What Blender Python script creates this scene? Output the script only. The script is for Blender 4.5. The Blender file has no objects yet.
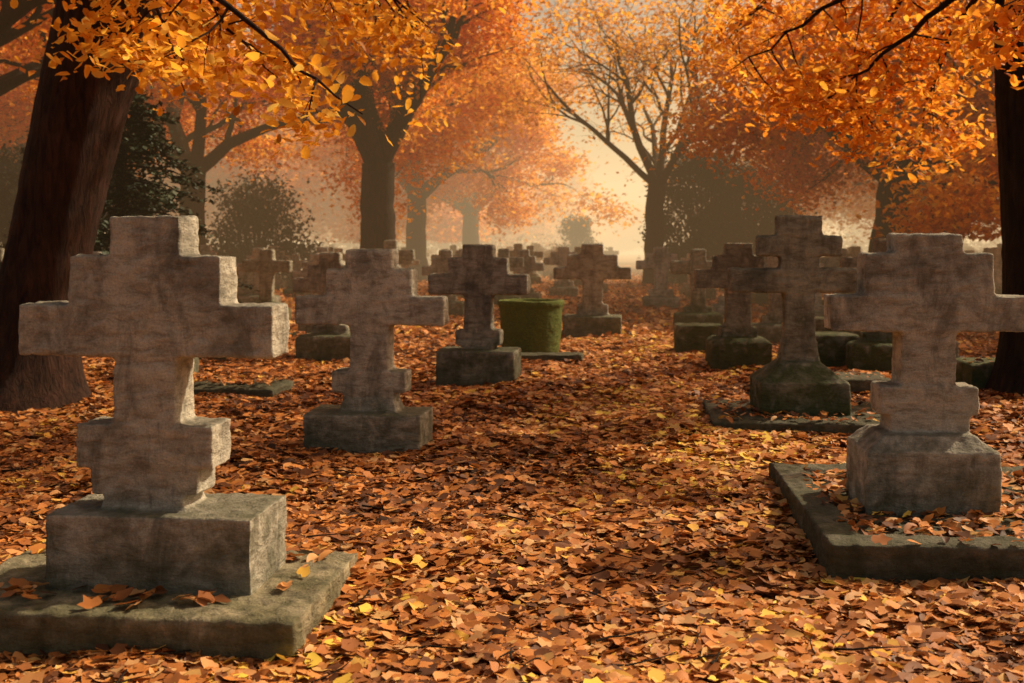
import bpy, math, numpy as np
from mathutils import Vector
sc=bpy.context.scene
col=sc.collection
sc.view_settings.view_transform='Standard'; sc.view_settings.look='None'; sc.view_settings.exposure=0
R=np.random.default_rng(7)

# ------------------------------------------------------------ materials
def newmat(name):
    m=bpy.data.materials.new(name); m.use_nodes=True
    nt=m.node_tree; nt.nodes.clear()
    return m,nt
def nd(nt,t,**k):
    n=nt.nodes.new(t)
    for a,b in k.items(): setattr(n,a,b)
    return n
def ramp(nt,stops,interp='LINEAR'):
    n=nt.nodes.new('ShaderNodeValToRGB'); cr=n.color_ramp; cr.interpolation=interp
    while len(cr.elements)<len(stops): cr.elements.new(0.5)
    for e,(p,c) in zip(cr.elements,stops): e.position=p; e.color=(*c,1)
    return n
def noise(nt,vec,scale,detail=6,rough=.6,dist=0):
    n=nt.nodes.new('ShaderNodeTexNoise'); n.inputs['Scale'].default_value=scale
    n.inputs['Detail'].default_value=detail; n.inputs['Roughness'].default_value=rough
    n.inputs['Distortion'].default_value=dist
    nt.links.new(vec,n.inputs['Vector']); return n
def mix(nt,f,a,b,blend='MIX'):
    n=nt.nodes.new('ShaderNodeMix'); n.data_type='RGBA'; n.blend_type=blend
    for s,v in ((0,f),(6,a),(7,b)):
        if isinstance(v,bpy.types.NodeSocket): nt.links.new(v,n.inputs[s])
        else: n.inputs[s].default_value=v if s==0 else (*v,1)
    return n.outputs[2]
def math_(nt,op,a,b=None,clamp=False):
    n=nt.nodes.new('ShaderNodeMath'); n.operation=op; n.use_clamp=clamp
    for i,v in enumerate((a,b)):
        if v is None: continue
        if isinstance(v,bpy.types.NodeSocket): nt.links.new(v,n.inputs[i])
        else: n.inputs[i].default_value=v
    return n.outputs[0]

def stone_mat(name,base=(.27,.235,.20),moss=.5,mossh=.5,mosscol=(.055,.07,.02),crust=1.0,upm=.22,stain=.55,off=-.2):
    m,nt=newmat(name); L=nt.links
    geo=nd(nt,'ShaderNodeNewGeometry'); sep=nd(nt,'ShaderNodeSeparateXYZ'); L.new(geo.outputs['Position'],sep.inputs[0])
    nsep=nd(nt,'ShaderNodeSeparateXYZ'); L.new(geo.outputs['Normal'],nsep.inputs[0])
    P=geo.outputs['Position']
    mp=nd(nt,'ShaderNodeMapping'); mp.inputs['Scale'].default_value=(1,1,3.0); L.new(P,mp.inputs[0])
    mp2=nd(nt,'ShaderNodeMapping'); mp2.inputs['Scale'].default_value=(1,1,.35); L.new(P,mp2.inputs[0])
    n1=noise(nt,P,2.6,8,.62,.4); n2=noise(nt,mp.outputs[0],8,9,.70,.3); n3=noise(nt,P,45,5,.7); n4=noise(nt,P,5.5,6,.6,.8); n5=noise(nt,P,130,3,.7)
    n6=noise(nt,mp2.outputs[0],7,8,.7,.5)
    d=tuple(c*.5 for c in base); l=tuple(min(1,c*1.25) for c in base)
    r1=ramp(nt,[(.3,d),(.47,base),(.7,l)]); L.new(n1.outputs[0],r1.inputs[0])
    r2=ramp(nt,[(.36,(.55,.51,.46)),(.52,(1,1,1)),(.70,(1.3,1.24,1.16))]); L.new(n2.outputs[0],r2.inputs[0])
    c=mix(nt,.85,r1.outputs[0],r2.outputs[0],'MULTIPLY')
    r5=ramp(nt,[(.35,(.74,.73,.71)),(.6,(1.1,1.1,1.1))]); L.new(n5.outputs[0],r5.inputs[0])
    c=mix(nt,.8,c,r5.outputs[0],'MULTIPLY')
    r6=ramp(nt,[(.47,(0,0,0)),(.62,(1,1,1))]); L.new(n6.outputs[0],r6.inputs[0])
    c=mix(nt,math_(nt,'MULTIPLY',r6.outputs[0],stain),c,(.07,.064,.048))
    vo=nd(nt,'ShaderNodeTexVoronoi'); vo.inputs['Scale'].default_value=13; L.new(P,vo.inputs['Vector'])
    lk=ramp(nt,[(.10,(1,1,1)),(.22,(0,0,0))]); L.new(vo.outputs['Distance'],lk.inputs[0])
    lm=ramp(nt,[(.52,(0,0,0)),(.6,(1,1,1))]); L.new(n4.outputs[0],lm.inputs[0])
    lf=math_(nt,'MULTIPLY',lk.outputs[0],lm.outputs[0]); lf=math_(nt,'MULTIPLY',lf,.45)
    c=mix(nt,lf,c,(.42,.42,.32))
    up=ramp(nt,[(.45,(0,0,0)),(.95,(1,1,1))]); L.new(nsep.outputs[2],up.inputs[0])
    uf=math_(nt,'MULTIPLY',up.outputs[0],n1.outputs[0]); uf=math_(nt,'MULTIPLY',uf,crust,True)
    c=mix(nt,uf,c,(.07,.062,.04))
    h=math_(nt,'DIVIDE',sep.outputs[2],mossh); h=math_(nt,'SUBTRACT',1.0,h,True)
    h=math_(nt,'ADD',h,math_(nt,'MULTIPLY',up.outputs[0],upm))
    h=math_(nt,'MULTIPLY',h,.55)
    mm=math_(nt,'ADD',h,n4.outputs[0]); mr=ramp(nt,[(.48,(0,0,0)),(.76,(1,1,1))])
    mm=math_(nt,'ADD',mm,off); L.new(mm,mr.inputs[0])
    mf=math_(nt,'MULTIPLY',mr.outputs[0],moss)
    mc=ramp(nt,[(.35,tuple(x*.5 for x in mosscol)),(.65,mosscol)]); L.new(n3.outputs[0],mc.inputs[0])
    c=mix(nt,mf,c,mc.outputs[0])
    b=nd(nt,'ShaderNodeBsdfPrincipled'); L.new(c,b.inputs['Base Color']); b.inputs['Roughness'].default_value=.88
    b.inputs['Specular IOR Level'].default_value=.25
    hsum=math_(nt,'ADD',math_(nt,'MULTIPLY',n2.outputs[0],1.0),math_(nt,'MULTIPLY',n3.outputs[0],.5))
    bp=nd(nt,'ShaderNodeBump'); bp.inputs['Strength'].default_value=.85; bp.inputs['Distance'].default_value=.035
    L.new(hsum,bp.inputs['Height']); L.new(bp.outputs[0],b.inputs['Normal'])
    o=nd(nt,'ShaderNodeOutputMaterial'); L.new(b.outputs[0],o.inputs[0]); return m
M_STONE=stone_mat('weathered_stone',(.50,.465,.385),.6,.7,(.065,.075,.026),off=-.19)
M_STONE2=stone_mat('weathered_stone_dark',(.37,.345,.28),.7,.75,(.06,.075,.022),stain=.55,off=-.17)
M_MOSS=stone_mat('mossy_stone',(.31,.29,.22),.85,.8,(.06,.08,.018),off=-.13)
M_SLAB=stone_mat('slab_stone',(.42,.36,.24),.65,.4,(.07,.072,.022),.45,.1,off=-.24)
M_SLABD=stone_mat('slab_stone_dark',(.19,.17,.13),.65,.45,(.045,.052,.017),.5,.1,off=-.2)
M_BARREL=stone_mat('mossy_barrel_stone',(.14,.17,.04),.9,1.6,(.12,.155,.024),stain=.55,off=.0)

def leaf_mat(name,stops,trans=.5,rough=.6,spec=.3):
    m,nt=newmat(name); L=nt.links
    a=nd(nt,'ShaderNodeAttribute',attribute_name='rnd')
    r=ramp(nt,stops); L.new(a.outputs['Fac'],r.inputs[0])
    b=nd(nt,'ShaderNodeBsdfPrincipled'); b.inputs['Roughness'].default_value=rough; b.inputs['Specular IOR Level'].default_value=spec
    L.new(r.outputs[0],b.inputs['Base Color'])
    o=nd(nt,'ShaderNodeOutputMaterial')
    if trans>0:
        t=nd(nt,'ShaderNodeBsdfTranslucent'); L.new(r.outputs[0],t.inputs[0])
        mx=nd(nt,'ShaderNodeMixShader'); mx.inputs[0].default_value=trans
        L.new(b.outputs[0],mx.inputs[1]); L.new(t.outputs[0],mx.inputs[2]); L.new(mx.outputs[0],o.inputs[0])
    else: L.new(b.outputs[0],o.inputs[0])
    return m
M_CAN=leaf_mat('orange_foliage',[(0,(.42,.13,.018)),(.3,(.78,.285,.03)),(.65,(.93,.41,.042)),(.9,(.96,.54,.065)),(1,(.95,.65,.13))],.6)
M_CAN2=leaf_mat('yellow_foliage',[(0,(.5,.18,.018)),(.4,(.90,.40,.035)),(.8,(.96,.54,.065)),(1,(.94,.68,.16))],.6)
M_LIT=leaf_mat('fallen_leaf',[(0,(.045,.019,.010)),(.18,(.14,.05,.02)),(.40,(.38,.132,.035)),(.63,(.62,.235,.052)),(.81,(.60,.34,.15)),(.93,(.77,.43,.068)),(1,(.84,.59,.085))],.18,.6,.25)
M_GRN=leaf_mat('evergreen_foliage',[(0,(.010,.02,.012)),(.6,(.025,.042,.02)),(1,(.05,.07,.03))],0)

def bark_mat(name,a,b_,moss=0):
    m,nt=newmat(name); L=nt.links
    geo=nd(nt,'ShaderNodeNewGeometry'); P=geo.outputs['Position']
    mp=nd(nt,'ShaderNodeMapping'); mp.inputs['Scale'].default_value=(1,1,.18); L.new(P,mp.inputs[0])
    n=noise(nt,mp.outputs[0],16,8,.7,.6); n2=noise(nt,P,3,5,.6)
    r=ramp(nt,[(.32,a),(.66,b_)]); L.new(n.outputs[0],r.inputs[0])
    r2=ramp(nt,[(.3,(.55,.5,.45)),(.7,(1.1,1.05,1))]); L.new(n2.outputs[0],r2.inputs[0])
    c=mix(nt,.8,r.outputs[0],r2.outputs[0],'MULTIPLY')
    b=nd(nt,'ShaderNodeBsdfPrincipled'); L.new(c,b.inputs['Base Color']); b.inputs['Roughness'].default_value=.9; b.inputs['Specular IOR Level'].default_value=.2
    bp=nd(nt,'ShaderNodeBump'); bp.inputs['Strength'].default_value=1; bp.inputs['Distance'].default_value=.07
    L.new(n.outputs[0],bp.inputs['Height']); L.new(bp.outputs[0],b.inputs['Normal'])
    o=nd(nt,'ShaderNodeOutputMaterial'); L.new(b.outputs[0],o.inputs[0]); return m
M_BARK=bark_mat('bark',(.011,.008,.006),(.045,.032,.022))
M_BARKR=bark_mat('red_bark',(.013,.007,.005),(.08,.037,.022))

def ground_mat():
    m,nt=newmat('leaf_litter_ground'); L=nt.links
    geo=nd(nt,'ShaderNodeNewGeometry'); P=geo.outputs['Position']
    nw=noise(nt,P,6,3,.6)
    mv=nd(nt,'ShaderNodeVectorMath'); mv.operation='MULTIPLY_ADD'; L.new(nw.outputs['Color'],mv.inputs[0]); mv.inputs[1].default_value=(.15,.15,.15); L.new(P,mv.inputs[2])
    v=nd(nt,'ShaderNodeTexVoronoi'); v.inputs['Scale'].default_value=11; L.new(mv.outputs[0],v.inputs['Vector'])
    v2=nd(nt,'ShaderNodeTexVoronoi'); v2.inputs['Scale'].default_value=4.5; L.new(mv.outputs[0],v2.inputs['Vector'])
    sp=nd(nt,'ShaderNodeSeparateColor'); L.new(v.outputs['Color'],sp.inputs[0])
    sp2=nd(nt,'ShaderNodeSeparateColor'); L.new(v2.outputs['Color'],sp2.inputs[0])
    nb=noise(nt,P,.55,4,.6)
    f=math_(nt,'ADD',math_(nt,'MULTIPLY',sp.outputs[0],.45),math_(nt,'MULTIPLY',sp2.outputs[1],.25))
    f=math_(nt,'ADD',f,math_(nt,'MULTIPLY',nb.outputs[0],.4))
    r=ramp(nt,[(.2,(.03,.014,.008)),(.42,(.16,.056,.02)),(.62,(.46,.17,.042)),(.8,(.6,.27,.07)),(.95,(.62,.37,.14))]); L.new(f,r.inputs[0])
    e=ramp(nt,[(.0,(1,1,1)),(.6,(.4,.35,.3))]); L.new(v.outputs['Distance'],e.inputs[0])
    c=mix(nt,.6,r.outputs[0],e.outputs[0],'MULTIPLY')
    b=nd(nt,'ShaderNodeBsdfPrincipled'); L.new(c,b.inputs['Base Color']); b.inputs['Roughness'].default_value=.75; b.inputs['Specular IOR Level'].default_value=.25
    bp=nd(nt,'ShaderNodeBump'); bp.inputs['Strength'].default_value=1; bp.inputs['Distance'].default_value=.05
    L.new(sp.outputs[1],bp.inputs['Height']); L.new(bp.outputs[0],b.inputs['Normal'])
    o=nd(nt,'ShaderNodeOutputMaterial'); L.new(b.outputs[0],o.inputs[0]); return m
M_GROUND=ground_mat()

# ------------------------------------------------------------ mesh helpers
def mk(name,V,F,mat,attr=None,smooth=False,link=True):
    V=np.asarray(V,np.float32); F=np.asarray(F,np.int32); n,k=F.shape
    me=bpy.data.meshes.new(name)
    me.vertices.add(len(V)); me.vertices.foreach_set('co',V.ravel())
    me.loops.add(n*k); me.loops.foreach_set('vertex_index',F.ravel())
    me.polygons.add(n); me.polygons.foreach_set('loop_start',np.arange(0,n*k,k,dtype=np.int32))
    me.polygons.foreach_set('loop_total',np.full(n,k,np.int32))
    if smooth: me.polygons.foreach_set('use_smooth',np.ones(n,bool))
    if attr is not None:
        a=me.attributes.new('rnd','FLOAT','POINT'); a.data.foreach_set('value',np.asarray(attr,np.float32))
    me.materials.append(mat); me.update(calc_edges=True)
    if not link: return me
    o=bpy.data.objects.new(name,me); col.objects.link(o); return o
def empty(name,loc=(0,0,0),rz=0):
    e=bpy.data.objects.new(name,None); e.location=loc; e.rotation_euler[2]=rz; e.empty_display_size=.3; col.objects.link(e); return e

def gz(x,y):
    x=np.asarray(x,float); y=np.asarray(y,float)
    return (.028*np.sin(x*1.7+.6*y)+.022*np.sin(y*2.3-x*.9+1)+.012*np.sin(x*5.1+y*3.7)+.012*np.sin(x*9+1.3)*np.sin(y*8)
            +.05*np.sin(x*.23)*np.sin(y*.17)+.07*np.exp(-((x+.62)/.3)**2-((y-5.35)/.28)**2)+.05*np.exp(-((x+.35)/.3)**2-((y-8.6)/.4)**2))

def leaf_templates(kind,rng,n):
    out=[]
    for i in range(n):
        if kind=='litter': k2='oval' if i%3==0 else 'maple'
        else: k2=kind
        if k2=='maple':
            ang=np.linspace(0,2*np.pi,12,endpoint=False)+np.pi/2
            rad=np.array([.58,.40,.50,.38,.42,.33,.18,.33,.42,.38,.50,.40])*(1+rng.normal(0,.10,12))
            x=rad*np.cos(ang); y=rad*np.sin(ang); cu=rng.normal(.05,.32); fo=rng.uniform(-.1,.4)
            z=cu*(x*x+y*y)*.9+fo*np.abs(x)*.5+rng.normal(0,.035,12)
            V=np.vstack([[0,0,0],np.c_[x,y,z]]); F=np.array([[0,1+j,1+(j+1)%12] for j in range(12)])
        elif k2=='oval':
            m=12 if kind=='litter' else 8
            a=np.linspace(0,2*np.pi,m,endpoint=False)-np.pi/2; w=rng.uniform(.22,.34)
            x=w*np.cos(a)*(1-.3*np.sin(a)); y=.58*np.sin(a)
            if kind=='litter': x=x*(1+rng.normal(0,.12,m)); y=y*(1+rng.normal(0,.06,m))
            cu=rng.normal(0,.35); z=np.abs(x)*rng.uniform(-.3,.6)+y*y*cu+rng.normal(0,.025,m)
            V=np.vstack([[0,0,0],np.c_[x,y,z]]); F=np.array([[0,1+j,1+(j+1)%m] for j in range(m)])
        else:
            z=rng.uniform(0,.25)
            V=np.array([[0,-.5,0],[-.34,.02,z],[0,.55,0],[.34,.02,z]]); F=np.array([[0,3,2,1]])
        out.append((V,F))
    return out
def leaves(name,P,size,rnd,mat,kind,rng,tilt=.35,nt=6,link=True):
    P=np.asarray(P); N=len(P)
    nr=np.c_[rng.normal(0,tilt,(N,2)),np.ones(N)]; nr/=np.linalg.norm(nr,axis=1)[:,None]
    a=rng.uniform(0,2*np.pi,N); ref=np.c_[np.cos(a),np.sin(a),np.zeros(N)]
    u=ref-(ref*nr).sum(1)[:,None]*nr; u/=np.linalg.norm(u,axis=1)[:,None]; w=np.cross(nr,u)
    T=leaf_templates(kind,rng,nt); idx=rng.integers(0,nt,N); Vs=[];Fs=[];At=[];off=0
    for i,(V,F) in enumerate(T):
        s=idx==i; n=s.sum()
        if n==0: continue
        S=(V[None]*size[s][:,None,None])
        W=P[s][:,None]+S[...,0:1]*u[s][:,None]+S[...,1:2]*w[s][:,None]+S[...,2:3]*nr[s][:,None]
        k=len(V); Vs.append(W.reshape(-1,3)); Fs.append((F[None]+(np.arange(n)*k)[:,None,None]+off).reshape(-1,F.shape[1]))
        At.append(np.repeat(rnd[s],k)); off+=n*k
    return mk(name,np.vstack(Vs),np.vstack(Fs),mat,np.concatenate(At),link=link)

# ------------------------------------------------------------ ground
t=np.linspace(-1,1,420); xs=np.sinh(t*5.2)/np.sinh(5.2)*260
t2=np.linspace(0,1,420); ys=-6+(np.sinh(t2*4.2)/np.sinh(4.2))*330
X,Y=np.meshgrid(xs,ys); rr=R.normal(0,.006,X.shape)
Z=gz(X,Y)+rr-.005; V=np.c_[X.ravel(),Y.ravel(),Z.ravel()]
i=np.arange(419*419); a=(i//419)*420+i%419; F=np.c_[a,a+1,a+421,a+420]
ground=mk('ground',V,F,M_GROUND,smooth=True)

# ------------------------------------------------------------ stonework
def box(bm_v,bm_f,x0,x1,y0,y1,z0,z1,tx=0,ty=0):
    o=len(bm_v)
    bm_v+= [(x0,y0,z0),(x1,y0,z0),(x1,y1,z0),(x0,y1,z0),(x0+tx,y0+ty,z1),(x1-tx,y0+ty,z1),(x1-tx,y1-ty,z1),(x0+tx,y1-ty,z1)]
    bm_f+= [(o,o+3,o+2,o+1),(o+4,o+5,o+6,o+7),(o,o+1,o+5,o+4),(o+1,o+2,o+6,o+5),(o+2,o+3,o+7,o+6),(o+3,o,o+4,o+7)]
TEX={}
def tex(name,size,depth=2):
    if name not in TEX:
        t=bpy.data.textures.new(name,'CLOUDS'); t.noise_scale=size; t.noise_depth=depth; TEX[name]=t
    return TEX[name]
def weather(name,V,F,mat,vox,loc,rz,d1=.018,d2=.017,it=2):
    me=bpy.data.meshes.new(name); me.from_pydata(V,[],F); me.materials.append(mat)
    ob=bpy.data.objects.new(name,me); col.objects.link(ob); ob.location=loc; ob.rotation_euler[2]=rz
    m=ob.modifiers.new('r','REMESH'); m.mode='VOXEL'; m.voxel_size=vox; m.use_smooth_shade=True
    m=ob.modifiers.new('s','SMOOTH'); m.factor=.5; m.iterations=it
    for s,st in ((.28,d1),(.055,d2)):
        m=ob.modifiers.new('d','DISPLACE'); m.texture=tex('c%.3f'%s,s); m.strength=st; m.mid_level=.5; m.texture_coords='GLOBAL'
    bpy.context.view_layer.update()
    dg=bpy.context.evaluated_depsgraph_get(); e=ob.evaluated_get(dg)
    nm=bpy.data.meshes.new_from_object(e); ob.modifiers.clear(); ob.data=nm; bpy.data.meshes.remove(me)
    return ob
def cross(loc,rz,tiers,plinth,mat=M_STONE,T=.2,vox=.012,name='stone_cross',px=0):
    V=[];F=[]
    for t_ in tiers:
        z0,z1,hw=t_[:3]; ts=t_[3] if len(t_)>3 else 1; tp=t_[4] if len(t_)>4 else 0
        box(V,F,-hw,hw,-T/2*ts,T/2*ts,z0-.012,z1+.004,tp,tp*.5)
    w,d,z0,z1,ch=plinth
    if ch>0:
        box(V,F,px-w/2,px+w/2,-d/2,d/2,z0-.05,z1-ch); box(V,F,px-w/2,px+w/2,-d/2,d/2,z1-ch-.012,z1,ch*1.3,ch*1.0)
    else: box(V,F,px-w/2,px+w/2,-d/2,d/2,z0-.05,z1)
    return weather(name,V,F,mat,vox,loc,rz)
D=math.radians
c1=cross((-1.475,4.70,0),D(-6),[(1.44,1.615,.15),(1.257,1.45,.315),(1.06,1.255,.535,1.05),(.76,1.07,.132),(.61,.77,.285,1.05),(.50,.62,.225,1.0),(.41,.51,.18,1.15,.02)],(.84,.46,.137,.432,0),M_STONE,.21,.0095,px=.065)
V=[];F=[]; box(V,F,-.74,.745,-.48,.5,-.06,.137); s1=weather('grave_slab',V,F,M_SLAB,.013,(-1.475,4.66,0),D(-6),.03,.026)
c2=cross((-1.03,8.38,0),D(-7),[(1.315,1.465,.175),(1.12,1.32,.32),(.93,1.12,.555,1.05),(.575,.935,.145),(.435,.58,.275,1.05),(.36,.445,.19),(.24,.37,.23,1.3,.04)],(.86,.50,0,.285,0),M_STONE,.22,.014,px=-.02)
c3=cross((-.36,12.5,0),D(-8),[(1.35,1.50,.17),(1.18,1.36,.33),(.97,1.18,.55,1.05),(.55,.97,.15),(.42,.57,.25),(.28,.44,.2,1.3,.04)],(.86,.6,0,.36,0),M_STONE2,.24,.018)
c4=cross((1.33,18.8,0),D(-6),[(1.33,1.52,.18),(1.13,1.34,.42),(.95,1.13,.64),(.5,.94,.165),(.32,.52,.26)],(.95,.7,0,.34,0),M_STONE2,.26,.025)
c5=cross((2.165,5.98,0),D(-4),[(1.445,1.555,.17),(1.25,1.455,.325),(1.065,1.235,.50,1.05),(.76,1.255,.138),(.63,.765,.25,1.06),(.52,.63,.20,1.1)],(.66,.50,.10,.53,.075),M_STONE,.21,.011,px=-.02)
V=[];F=[]
for b in ((-.80,.85,-.99,-.80,-.06,.17),(-.80,.85,.80,.98,-.06,.16),(-.80,-.63,-.95,.9,-.06,.165),(.68,.86,-.9,.9,-.06,.165),(-.75,.8,-.9,.9,-.06,.135)): box(V,F,*b)
s5=weather('grave_slab',V,F,M_SLABD,.015,(2.30,5.98,0),D(-5),.03,.026)
c6=cross((2.38,9.45,0),D(-4),[(1.565,1.74,.18),(1.42,1.575,.34),(1.30,1.43,.155),(1.12,1.305,.575,1.04),(.62,1.14,.12,1,0),(.50,.70,.165,1.2,.03)],(.72,.62,.05,.54,.15),M_MOSS,.2,.0135)
V=[];F=[]; box(V,F,-.86,.86,-.62,.7,-.06,.13); s6=weather('grave_slab',V,F,M_SLABD,.02,(2.48,9.35,0),D(-6),.04,.02)
c7=cross((2.76,13.9,0),D(-3),[(1.36,1.52,.16),(1.2,1.37,.30),(.99,1.20,.52),(.45,.99,.15),(.36,.5,.22)],(.72,.6,0,.38,.05),M_MOSS,.24,.02)
fars=[]
for k,(mt,tt) in enumerate(((M_STONE2,[(1.2,1.38,.14),(1.04,1.21,.3),(.86,1.04,.5),(.4,.87,.13),(.3,.42,.24)]),
                        (M_MOSS,[(1.2,1.42,.13),(1.0,1.21,.48),(.35,1.01,.13),(.28,.4,.25)]),
                        (M_STONE,[(1.25,1.4,.16),(1.1,1.26,.36),(.92,1.10,.56),(.4,.93,.15),(.26,.46,.28)]))):
    fars.append(cross((40+k*3,60,0),0,tt,(.8,.6,0,.3,.03),mt,.2,.022))
fm=[o.data for o in fars]
for o in fars: bpy.data.objects.remove(o)
def far(x,y,k=0,s=1,rz=0,lean=0):
    o=bpy.data.objects.new('stone_cross',fm[k]); col.objects.link(o); o.location=(x,y,float(gz(x,y))); o.scale=(s,s,s)
    o.rotation_euler=(0,D(lean),D(rz)); return o
spec=[(-2.45,15.4,0,1.02,-6,0),(-4.75,22,1,1.0,-5,1),(-3.2,19.5,2,.98,-8,-1),(-5.9,16,2,1.05,-6,0),(-4.1,13.2,0,.95,-4,1),
 (3.6,27.5,2,1.08,-3,0),(3.35,20.5,1,1.02,0,0),(4.15,17.8,0,1.0,-3,0),(4.25,13.0,1,1.05,-6,1),(5.3,14.8,2,1.0,2,0),(6.9,13.0,0,1,4,0),(6.2,19,2,1,-3,0),
 (-1.4,24,0,1.0,-4,0),(-.2,27,1,1.0,-4,0),(1.5,33,2,1.05,-4,0),(-3.1,30,1,1,0,0),(-7.2,24,0,1,3,0),(-8.4,18.5,1,1,3,0),(5.3,32,0,1,0,0),(7.2,25,1,1,4,0),(2.4,41,0,1.05,0,0),(.2,38,1,1.1,0,0)]
occ=[(p[0],p[1]) for p in spec]
for p in spec: far(*p)
r2=np.random.default_rng(3); tries=0
while len(occ)<175 and tries<8000:
    tries+=1
    y=r2.uniform(22,75); x=r2.uniform(-.43*y,.45*y); xp=.6+.098*y
    if abs(x-xp)<1.3 or any((x-a)**2+(y-b)**2<2.8 for a,b in occ): continue
    occ.append((x,y)); far(x,y,int(r2.integers(0,3)),r2.uniform(.85,1.15),r2.uniform(-8,8),r2.uniform(-3,3))
for (x,y,w,d,h,rz) in ((2.55,15.6,.62,.5,.36,-3),(3.15,11.6,1.3,.7,.14,-5),(4.35,15.6,.7,.6,.5,2),(3.75,13.4,.55,.5,.42,0),(.35,14.6,1.1,.4,.1,-8),(-2.9,11.8,1.1,.8,.09,-5),(4.9,11.4,.9,.6,.32,4),(5.6,10.2,1.2,.7,.18,0),(-4.2,15,1.0,.6,.3,0)):
    V=[];F=[]; box(V,F,-w/2,w/2,-d/2,d/2,-.05,h); weather('grave_stone',V,F,M_MOSS if h>.2 else M_SLABD,.025,(x,y,float(gz(x,y))),D(rz),.05,.02)
def headstone(x,y,w,h,rz):
    n=14; pr=[(-w/2,-.05),(w/2,-.05)]+[(w/2*math.cos(a),h-w*.28+w*.28*math.sin(a)) for a in np.linspace(0,math.pi,n)]
    V=[(a,-.07,b) for a,b in pr]+[(a,.07,b) for a,b in pr]; k=len(pr)
    F=[tuple(range(k)),tuple(range(2*k-1,k-1,-1))]+[(j,j+k,(j+1)%k+k,(j+1)%k) for j in range(k)]
    return weather('headstone',V,F,M_STONE2,.04,(x,y,float(gz(x,y))),D(rz),.02,.01)
for p in ((-6.2,27,.8,1.1,4),(8.2,17,.8,1.1,5),(7.0,36,.9,1.2,0),(-2.0,37,.8,1.1,3),(-9.5,31,.9,1.2,3),(1.9,52,1.0,1.3,0),(4.2,58,1.0,1.5,0),(10.5,30,.9,1.2,0)): headstone(*p)

prof=[(0,.02),(.33,0),(.385,.02),(.40,.1),(.425,.45),(.435,.66),(.46,.70),(.46,.76),(.40,.77),(.37,.72),(.355,.55),(0,.52)]
S=48;V=[];F=[]
for r_,z in prof:
    for j in range(S):
        a=2*math.pi*j/S; V.append((r_*math.cos(a),r_*math.sin(a),z))
for i_ in range(len(prof)-1):
    for j in range(S): F.append((i_*S+j,i_*S+(j+1)%S,(i_+1)*S+(j+1)%S,(i_+1)*S+j))
tub=weather('stone_planter',V,F,M_BARREL,.02,(.26,15.7,float(gz(.26,15.7))),0,.03,.015)

# ------------------------------------------------------------ fallen leaves
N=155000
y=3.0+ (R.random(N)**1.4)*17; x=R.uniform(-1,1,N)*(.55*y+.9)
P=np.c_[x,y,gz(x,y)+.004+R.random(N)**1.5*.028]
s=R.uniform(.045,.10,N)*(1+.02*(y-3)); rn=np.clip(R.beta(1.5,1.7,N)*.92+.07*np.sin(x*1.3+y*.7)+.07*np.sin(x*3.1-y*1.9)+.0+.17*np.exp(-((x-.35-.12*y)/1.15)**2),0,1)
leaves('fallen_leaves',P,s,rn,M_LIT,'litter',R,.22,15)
N=45000
y=18+R.random(N)*50; x=R.uniform(-1,1,N)*(.6*y)
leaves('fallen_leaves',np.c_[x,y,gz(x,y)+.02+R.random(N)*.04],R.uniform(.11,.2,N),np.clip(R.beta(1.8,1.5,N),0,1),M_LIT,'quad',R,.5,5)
Ps=[]
def onrect(cx,cy,rz,w,d,z,n,bias=None):
    u=R.uniform(-.5,.5,n)*w; v=R.uniform(-.5,.5,n)*d
    c_,s_=math.cos(D(rz)),math.sin(D(rz))
    Ps.append(np.c_[cx+u*c_-v*s_,cy+u*s_+v*c_,np.full(n,z)+R.random(n)*.012])
onrect(-1.475,4.30,-6,1.35,.2,.148,9); onrect(-1.6,4.40,-6,1.0,.12,.15,34); onrect(-.9,4.75,-6,.16,.7,.148,6); onrect(-1.475,5.05,-6,1.4,.2,.15,60)
onrect(2.30,5.98,-5,1.35,1.55,.15,760); onrect(2.3,5.03,-5,1.5,.12,.183,10); onrect(2.48,9.3,-6,1.6,1.2,.15,220)
onrect(3.15,11.6,-5,1.2,.6,.16,90); onrect(-2.9,11.8,-5,1,.7,.11,200); onrect(4.9,11.4,4,.8,.5,.34,30)
P=np.vstack(Ps); N=len(P)
leaves('fallen_leaves',P,R.uniform(.05,.095,N),np.clip(R.beta(1.5,1.7,N),0,1),M_LIT,'litter',R,.3,8)

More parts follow.
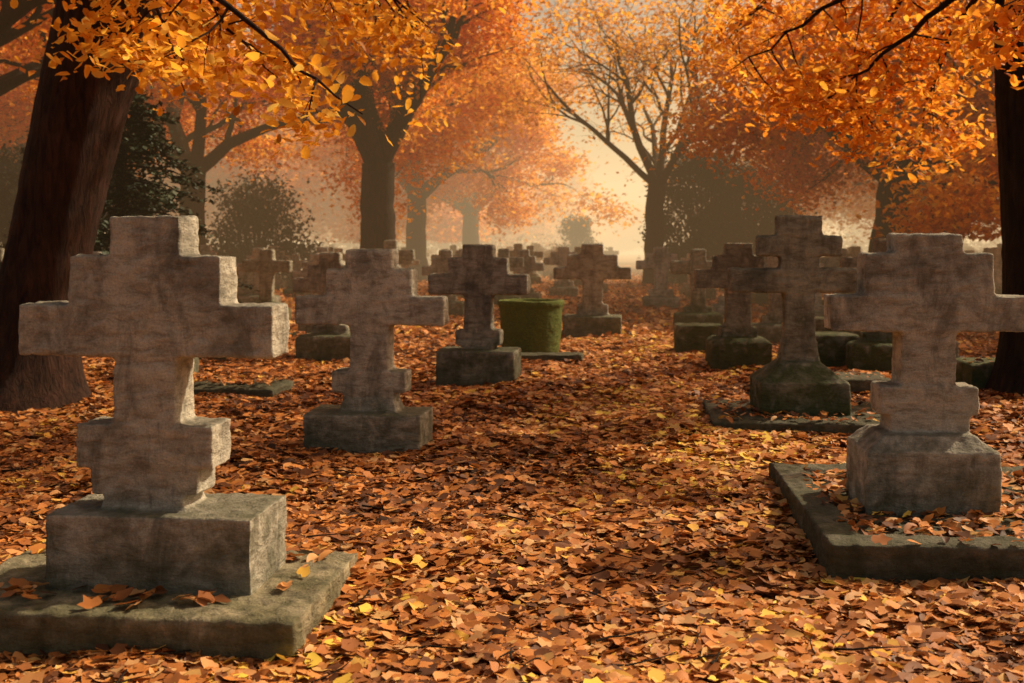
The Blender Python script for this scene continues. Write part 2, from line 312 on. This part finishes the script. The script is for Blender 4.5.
# ------------------------------------------------------------ trees
nrm=lambda v:v/np.linalg.norm(v)
class Tree:
    def __init__(s): s.V=[];s.F=[];s.n=0;s.tips=[]
    def tube(s,pts,rad,sides=8,rough=0,rng=None):
        pts=np.array(pts); n=len(pts); d=np.gradient(pts,axis=0); d/=np.linalg.norm(d,axis=1)[:,None]
        ref=np.array([.3,1,.12]); u=np.cross(d,ref); u/=np.linalg.norm(u,axis=1)[:,None]; w=np.cross(d,u)
        a=np.linspace(0,2*np.pi,sides,endpoint=False); rr=np.array(rad)[:,None]*np.ones(sides)
        if rough:
            ph=rng.uniform(0,6,4); tt=np.arange(n)[:,None]
            rr=rr*(1+rough*(.5*np.sin(3*a+ph[0]+tt*.10)+.35*np.sin(5*a+ph[1]-tt*.13)+.3*np.sin(9*a+ph[2]+tt*.05))+rng.normal(0,rough*.15,(n,sides)))
        P=pts[:,None]+rr[...,None]*(np.cos(a)[None,:,None]*u[:,None]+np.sin(a)[None,:,None]*w[:,None])
        s.V.append(P.reshape(-1,3)); i,j=np.meshgrid(np.arange(n-1),np.arange(sides),indexing='ij'); j2=(j+1)%sides
        s.F.append(np.stack([i*sides+j,i*sides+j2,(i+1)*sides+j2,(i+1)*sides+j],-1).reshape(-1,4)+s.n); s.n+=n*sides
    def grow(s,p,d,L,r,lv,rng,up=.05,spread=.8,kids=(5,4,4),wig=.15,droop=0.0):
        nseg=7 if lv>1 else 5; pts=[p];rad=[r];ds=[d]; end=.35 if lv>0 else .12
        for i in range(nseg):
            d=nrm(d+rng.normal(0,wig,3)+np.array([0,0,up-droop*(i/nseg)])); p=p+d*L/nseg
            pts.append(p);ds.append(d);rad.append(r*(1-(1-end)*(i+1)/nseg))
        s.tube(pts,rad,[4,5,7,9,10][min(lv,4)])
        if lv==0: s.tips+=[(q,L) for q in pts[1:]]; return
        if lv==1: s.tips+=[(q,L*.5) for q in pts[3:]]
        nk=kids[min(lv-1,len(kids)-1)]
        for k in range(nk):
            i=int(round(2+(nseg-2)*(k+rng.random()*.6)/max(nk-.4,1))); i=min(i,nseg)
            v=rng.normal(0,1,3); v-=v.dot(ds[i])*ds[i]; v=nrm(v); v[2]*=.7
            s.grow(pts[i],nrm(ds[i]+v*spread*rng.uniform(.7,1.2)),L*rng.uniform(.5,.72),rad[i]*rng.uniform(.5,.75),lv-1,rng,up*.6-.02*(3-lv),spread,kids,wig*1.15,droop)
    def finish(s,name,bark,leafm,per,size,rng,spr=.35,kind='quad',tilt=.7,link=True,bright=0,maxz=99):
        bm_=mk(name+'_bark' if not link else 'trunk_and_branches',np.vstack(s.V),np.vstack(s.F),bark,smooth=True,link=link)
        T=np.array([q for q,_ in s.tips]); T=T[T[:,2]<maxz]
        lm=None
        if per>0 and len(T):
            n=int(len(T)*per); idx=rng.integers(0,len(T),n); cl=rng.normal(0,.16,len(T))
            P=T[idx]+rng.normal(0,1,(n,3))*np.array([spr,spr,spr*.55])
            ok=P[:,2]>1.6; P=P[ok]; idx=idx[ok]; n=len(P)
            rn=np.clip(rng.beta(2.2,2.2,n)+cl[idx]*.6+bright,0,1)
            lm=leaves(name+'_leaves' if not link else 'leaves',P,size*rng.uniform(.7,1.25,n),rn,leafm,kind,rng,tilt,6,link=link)
        if not link: return bm_,lm
        e=empty(name); bm_.parent=e
        if lm: lm.parent=e
        return e
rt=np.random.default_rng(21); T=Tree()
for k in range(150):
    y=3.3+rt.random()**1.3*12; x=rt.uniform(-1,1)*(.5*y); a=rt.uniform(0,6.28); L=rt.uniform(.08,.32); q=[]
    for j in range(5):
        q.append((x,y,float(gz(x,y))+.035+rt.uniform(0,.012))); a+=rt.normal(0,.25); x+=math.cos(a)*L/4; y+=math.sin(a)*L/4
    T.tube(q,np.linspace(rt.uniform(.003,.007),.0015,5),5)
mk('fallen_twigs',np.vstack(T.V),np.vstack(T.F),M_BARK,smooth=True)

def stdtree(seed,base,fork,r,nl,L,tiltr=(.35,.9),lv=3,lean=(0,0),per=14,size=.15,mat=M_CAN,spr=.4,name='autumn_tree',link=True,kids=(5,4,4),up=.05,droop=.06,dirs=None,bright=0,bark=M_BARK,lr=(.5,.68)):
    rng=np.random.default_rng(seed); T=Tree(); n=14
    z=np.linspace(-.1,fork,n); x=base[0]+lean[0]*z/fork+np.cumsum(rng.normal(0,.025,n)); y=base[1]+lean[1]*z/fork+np.cumsum(rng.normal(0,.02,n))
    rad=r*(1+.55*np.exp(-np.maximum(z,0)/.35))*(1-.12*z/fork)
    T.tube(np.c_[x,y,z],rad,20,.07,rng)
    top=np.array([x[-1],y[-1],z[-1]])
    for k in range(nl):
        a=2*np.pi*(k+rng.uniform(-.25,.25))/nl+rng.uniform(0,.5); tl=rng.uniform(*tiltr)
        if dirs: a,tl=dirs[k]
        d=np.array([math.cos(a)*math.sin(tl),math.sin(a)*math.sin(tl),math.cos(tl)])
        T.grow(top-np.array([0,0,rng.uniform(0,.3)]),d,L*rng.uniform(.85,1.15),r*rng.uniform(*lr),lv,rng,up,.85,kids,.15,droop)
    return T.finish(name,bark,mat,per,size,rng,spr,link=link,bright=bright)

stdtree(11,(-3.8,32),3.8,.52,6,4.6,(.3,.9),per=15,size=.17,spr=.42,droop=.06,dirs=[(0.1,.5),(3.0,.55),(1.4,.8),(4.4,.7),(5.6,.35),(2.4,.2)])
stdtree(22,(5.2,41),3.7,.36,6,5.4,(.3,.8),per=1.9,size=.17,mat=M_CAN2,spr=.4,kids=(6,5,5),lr=(.36,.48),up=.08,droop=.03,dirs=[(0.1,.75),(3.1,.8),(0.3,.3),(3.3,.3),(1.6,.6),(4.7,.6)])
stdtree(33,(9.2,28),3.2,.55,6,3.9,(.5,1.2),lean=(.3,0),per=20,size=.16,spr=.42,droop=.12)
stdtree(34,(11.4,31),3.6,.45,5,4.2,(.4,1.1),lean=(.8,0),per=16,size=.17,spr=.45,droop=.1)
stdtree(41,(-10.5,20),3.6,.4,5,4.2,(.4,1.1),per=18,size=.15,spr=.42,droop=.1)
stdtree(42,(-9.5,34),3.8,.4,5,4.6,(.4,1.1),per=18,size=.18,spr=.48,droop=.1)
stdtree(43,(-4.0,48),3.6,.45,6,4.8,(.4,1.2),per=15,size=.22,mat=M_CAN2,spr=.55,droop=.1)
stdtree(44,(-2.2,58),3.2,.45,6,4.6,(.5,1.2),per=15,size=.24,mat=M_CAN2,spr=.55,droop=.1)
stdtree(45,(-17,42),4.0,.5,5,5.0,(.4,1.0),per=13,size=.2,spr=.5,droop=.1)
stdtree(46,(15.5,42),3.4,.45,6,4.8,(.4,1.2),per=14,size=.2,mat=M_CAN2,spr=.5,droop=.1)
stdtree(47,(15,24),3.6,.4,5,4.4,(.4,1.1),per=12,size=.17,spr=.42,droop=.1)

rng=np.random.default_rng(5); T=Tree()
kz=[-.1,.15,.5,1,1.5,2,2.95,4,4.8]; kx=[-4.88,-4.86,-4.82,-4.74,-4.65,-4.56,-4.37,-4.1,-3.85]; kr=[.72,.58,.47,.42,.405,.41,.44,.50,.42]
z=np.linspace(-.1,4.8,60); T.tube(np.c_[np.interp(z,kz,kx),11.4+.05*z,z],np.interp(z,kz,kr),40,.05,rng)
top=np.array([-3.9,11.6,4.6])
for a,tl,L in ((0.2,.75,3.6),(1.6,.6,3.6),(2.9,.8,3.6),(-1.2,.9,3.0),(.7,1.2,3.6)):
    T.grow(top,np.array([math.cos(a)*math.sin(tl),math.sin(a)*math.sin(tl),math.cos(tl)]),L,.24,3,rng,.02,.8,(4,4,4),.14,.08)
def bough(T,pts,r,rng,subL=.8,nsub=8,lv=1,dn=-.25):
    pts=np.array(pts,float); tt=np.linspace(0,len(pts)-1,14); Q=np.c_[[np.interp(tt,range(len(pts)),pts[:,k]) for k in range(3)]].T
    Q[1:-1]+=rng.normal(0,.02,(12,3)); T.tube(Q,np.linspace(r,.005,14),7)
    for k in range(nsub):
        i=4+int(9*k/nsub); v=rng.normal(0,1,3); v[2]=v[2]*.4+dn; T.grow(Q[i],nrm(v+.6*nrm(Q[min(i+1,13)]-Q[i])),subL*rng.uniform(.6,1.2),.012,lv,rng,-.03,.8,(3,3),.16,.05)
bough(T,[(-3.8,11,4.6),(-2.8,9.4,3.95),(-2.1,8.2,3.3),(-1.55,8.1,2.8),(-1.05,8,2.42)],.04,rng,.55,5)
bough(T,[(-3.8,11,4.7),(-3.2,10,4.1),(-2.9,9.4,3.4),(-2.65,9.2,2.75)],.035,rng,.55,8)
bough(T,[(-3.8,11,4.7),(-3.0,10.6,4.1),(-2.6,10.2,3.5),(-2.1,10.2,3.0)],.035,rng,.6,8)
bough(T,[(-3.6,11.3,4.8),(-2.2,11,4.6),(-1.4,11,4.1),(-.8,11,3.6)],.045,rng,.8,8)
bough(T,[(-4.1,11,4.7),(-4.0,9.5,4.3),(-3.9,8.7,3.9),(-3.9,8.4,3.5)],.04,rng,.4,5)
T.finish('autumn_tree',M_BARKR,M_CAN2,5.0,.095,rng,.17,'oval',.7)
T=Tree(); z=np.linspace(-.1,5.2,60)
T.tube(np.c_[5.05+.03*np.sin(z*1.3),10.9+0*z,z],.36*(1+.5*np.exp(-np.maximum(z,0)/.3)),32,.05,rng)
top=np.array([5.02,10.9,5.0])
for a,tl,L in ((3.0,.9,2.4),(1.9,1.0,3.0),(1.2,.7,2.6)):
    T.grow(top,np.array([math.cos(a)*math.sin(tl),math.sin(a)*math.sin(tl),math.cos(tl)]),L,.18,3,rng,.02,.8,(4,4,3),.14,.08)
bough(T,[(4.9,11,4.6),(4.1,12,4.5),(3.3,12.6,4.0),(2.5,13,3.5)],.05,rng,1.0,11)
bough(T,[(4.9,11,4.2),(4.3,11.6,3.9),(3.8,12,3.4),(3.3,12.2,3.0)],.045,rng,.8,9)
bough(T,[(4.9,11,4.8),(4.5,12.5,4.6),(4.3,13.5,3.9),(3.9,14,3.3)],.045,rng,.9,10)
bough(T,[(4.9,11,4.4),(4.9,12.5,4.0),(5.0,13.5,3.4),(5.0,14,2.8)],.045,rng,.9,10)
bough(T,[(4.9,11,4.9),(4.0,13,5.0),(3.2,14.5,4.6),(2.8,15.5,4.2)],.045,rng,1.1,11)
bough(T,[(5,11,4.6),(4.9,9.6,4.2),(4.3,8.9,3.7),(3.7,8.6,3.3)],.04,rng,.6,8)
T.finish('autumn_tree',M_BARK,M_CAN,6,.10,rng,.2,'oval',.7)

def spruce(x0,y0,h,rad,seed):
    rng=np.random.default_rng(seed); T=Tree(); T.tube([(x0,y0,-.1),(x0,y0,h*.5),(x0,y0,h)],[.16,.1,.02],8); P=[]
    nl=int(h*4)
    for k in range(nl):
        zz=.5+(h-.5)*k/nl; rr=rad*(1-(zz/h))**.8+.1
        for b in range(9):
            a=rng.uniform(0,6.28); L=rr*rng.uniform(.6,1.2); q=[(x0,y0,zz),(x0+math.cos(a)*L*.5,y0+math.sin(a)*L*.5,zz-.05*L),(x0+math.cos(a)*L,y0+math.sin(a)*L,zz-.28*L)]
            T.tube(q,[.02,.012,.004],4); t_=rng.random(110)**.7
            c_=np.c_[x0+math.cos(a)*L*t_,y0+math.sin(a)*L*t_,zz-.28*L*t_**1.5]; P.append(c_+rng.normal(0,1,(110,3))*np.array([.14,.14,.05])*(.4+1.1*(1-t_))[:,None])
    P=np.vstack(P); b=mk('trunk_and_branches',np.vstack(T.V),np.vstack(T.F),M_BARK,smooth=True)
    l=leaves('needles',P,rng.uniform(.06,.13,len(P)),rng.beta(2,2,len(P)),M_GRN,'quad',rng,.5,5); e=empty('spruce_tree'); b.parent=e;l.parent=e
spruce(-6.0,17.5,4.3,2.5,1); spruce(-7.6,20.5,4.8,2.3,2)
def shrub(x0,y0,rx,h,seed,n=9000,name='yew_bush',mat=None,sz=(.1,.2)):
    rng=np.random.default_rng(seed); P=[]; T=Tree()
    for k in range(46):
        a=rng.uniform(0,6.28); zz=rng.uniform(.1,1); q=rng.random()**.5*rx*math.sqrt(max(.05,1-(zz*.95)**2.2)); c_=np.array([x0+q*math.cos(a),y0+q*math.sin(a),zz*h])
        T.tube([(x0,y0,0),((x0+c_[0])/2,(y0+c_[1])/2,c_[2]*.6),tuple(c_)],[.07,.04,.01],5); P.append(c_+rng.normal(0,1,(n//46,3))*np.array([.42,.42,.38])*rx/2.4)
    P=np.vstack(P); P=P[P[:,2]>0]; b=mk('stems',np.vstack(T.V),np.vstack(T.F),M_BARK)
    l=leaves('leaves',P,rng.uniform(sz[0],sz[1],len(P)),rng.beta(2,2,len(P)),mat or M_GRN,'quad',rng,.9,5); e=empty(name); b.parent=e;l.parent=e
shrub(7.0,42,1.9,4.7,3,20000); shrub(8.9,42.5,1.8,4.2,4,16000); shrub(3.6,62,1.3,2.8,5,7000); shrub(-13,30,2.2,3.6,6,12000); shrub(-9,40,2.2,3.4,8,9000)

rg=np.random.default_rng(12); P=[]
for k in range(230):
    y=rg.uniform(78,95); x=rg.uniform(-75,80)
    if .03<x/y<.15: continue
    h=rg.uniform(1.2,3.2); P.append(np.array([x,y,h*.45])+rg.normal(0,1,(190,3))*np.array([1.3,1.0,h*.35]))
P=np.vstack(P); P=P[P[:,2]>0]
leaves('distant_undergrowth',P,rg.uniform(.25,.45,len(P)),rg.beta(2,2.5,len(P))*.6,M_LIT,'quad',rg,.9,5)

dist=empty('distant_trees')
var=[stdtree(70+k,(0,0),3.4,.4,6,5.0,(.4,1.2),lv=2,per=75,size=.3,mat=(M_CAN,M_CAN2,M_CAN)[k],spr=.8,link=False,name='far',kids=(5,5),droop=.1) for k in range(3)]
r3=np.random.default_rng(9)
cand=[(-14,62),(-22,55),(-8,72),(-5,84),(20,58),(24,50),(18.5,70),(25,74),(-28,70),(30,66),(-24,40),(25,38)]
for k in range(46): cand.append((-88+k*4+r3.uniform(-2,2),r3.uniform(92,125)))
for k in range(14): cand.append((r3.choice([-1,1])*r3.uniform(30,60),r3.uniform(40,90)))
for (x,y) in cand:
    k=int(r3.integers(0,3)); rz=r3.uniform(0,6.28); sc_=r3.uniform(.85,1.25)
    if .02<x/y<.21: continue
    for m_ in var[k]:
        o=bpy.data.objects.new('tree_part',m_); col.objects.link(o); o.location=(x,y,0); o.rotation_euler[2]=rz; o.scale=(sc_,)*3; o.parent=dist
for (x,y,s_) in ((8,150,.7),(13,160,.8),(19,155,.7),(25,165,.8),(2,155,.75)):
    for m_ in var[1]:
        o=bpy.data.objects.new('tree_part',m_); col.objects.link(o); o.location=(x,y,-1.5); o.scale=(s_,)*3; o.parent=dist

# ------------------------------------------------------------ mist: thin near, denser bank far down the avenue
def mist(y0,y1,h,dens,colr,st):
    V=[];F=[]; box(V,F,-150,150,y0,y1,-2,h)
    me=bpy.data.meshes.new('haze'); me.from_pydata(V,[],F); hz=bpy.data.objects.new('morning_mist',me); col.objects.link(hz)
    m,nt=newmat('mist'); ab=nd(nt,'ShaderNodeVolumeAbsorption'); em=nd(nt,'ShaderNodeEmission'); ad=nd(nt,'ShaderNodeAddShader'); o=nd(nt,'ShaderNodeOutputMaterial')
    ab.inputs[0].default_value=(0,0,0,1); ab.inputs[1].default_value=dens
    em.inputs[0].default_value=(*colr,1); em.inputs[1].default_value=dens*st  # mist glows by itself, emission standing in for scattered sunlight
    nt.links.new(ab.outputs[0],ad.inputs[0]); nt.links.new(em.outputs[0],ad.inputs[1]); nt.links.new(ad.outputs[0],o.inputs['Volume'])
    me.materials.append(m)
mist(13,43,11,.0042,(.90,.51,.22),.9)
mist(43.05,200,12,.0145,(1.0,.72,.38),1.22)

# ------------------------------------------------------------ light
az,el=D(62),D(40)
w=bpy.data.worlds.new('World'); sc.world=w; w.use_nodes=True; nt=w.node_tree; bg=nt.nodes['Background']
sky=nt.nodes.new('ShaderNodeTexSky'); sky.sky_type='NISHITA'; sky.sun_disc=False; sky.sun_elevation=el; sky.sun_rotation=az; sky.dust_density=6; sky.air_density=1.0
mx=nt.nodes.new('ShaderNodeMix'); mx.data_type='RGBA'; mx.blend_type='MULTIPLY'; mx.inputs[0].default_value=1; mx.inputs[7].default_value=(1.33,1.0,.68,1)
nt.links.new(sky.outputs[0],mx.inputs[6]); nt.links.new(mx.outputs[2],bg.inputs[0]); bg.inputs[1].default_value=.112
sl=bpy.data.lights.new('sun','SUN'); sl.energy=5; sl.angle=D(1.0); sl.color=(1,.83,.57)
so=bpy.data.objects.new('sun',sl); col.objects.link(so)
Sv=Vector((math.sin(az)*math.cos(el),math.cos(az)*math.cos(el),math.sin(el))); so.rotation_euler=Sv.to_track_quat('Z','Y').to_euler(); so.location=Sv*60

cam=bpy.data.cameras.new('camera'); co=bpy.data.objects.new('camera',cam); col.objects.link(co)
co.location=(0,0,1.5); co.rotation_euler=(D(90),0,0); cam.lens=40; cam.sensor_width=36; cam.shift_y=-.0942; cam.clip_end=1000
cam.dof.use_dof=True; cam.dof.focus_distance=5.8; cam.dof.aperture_fstop=3.5
sc.camera=co
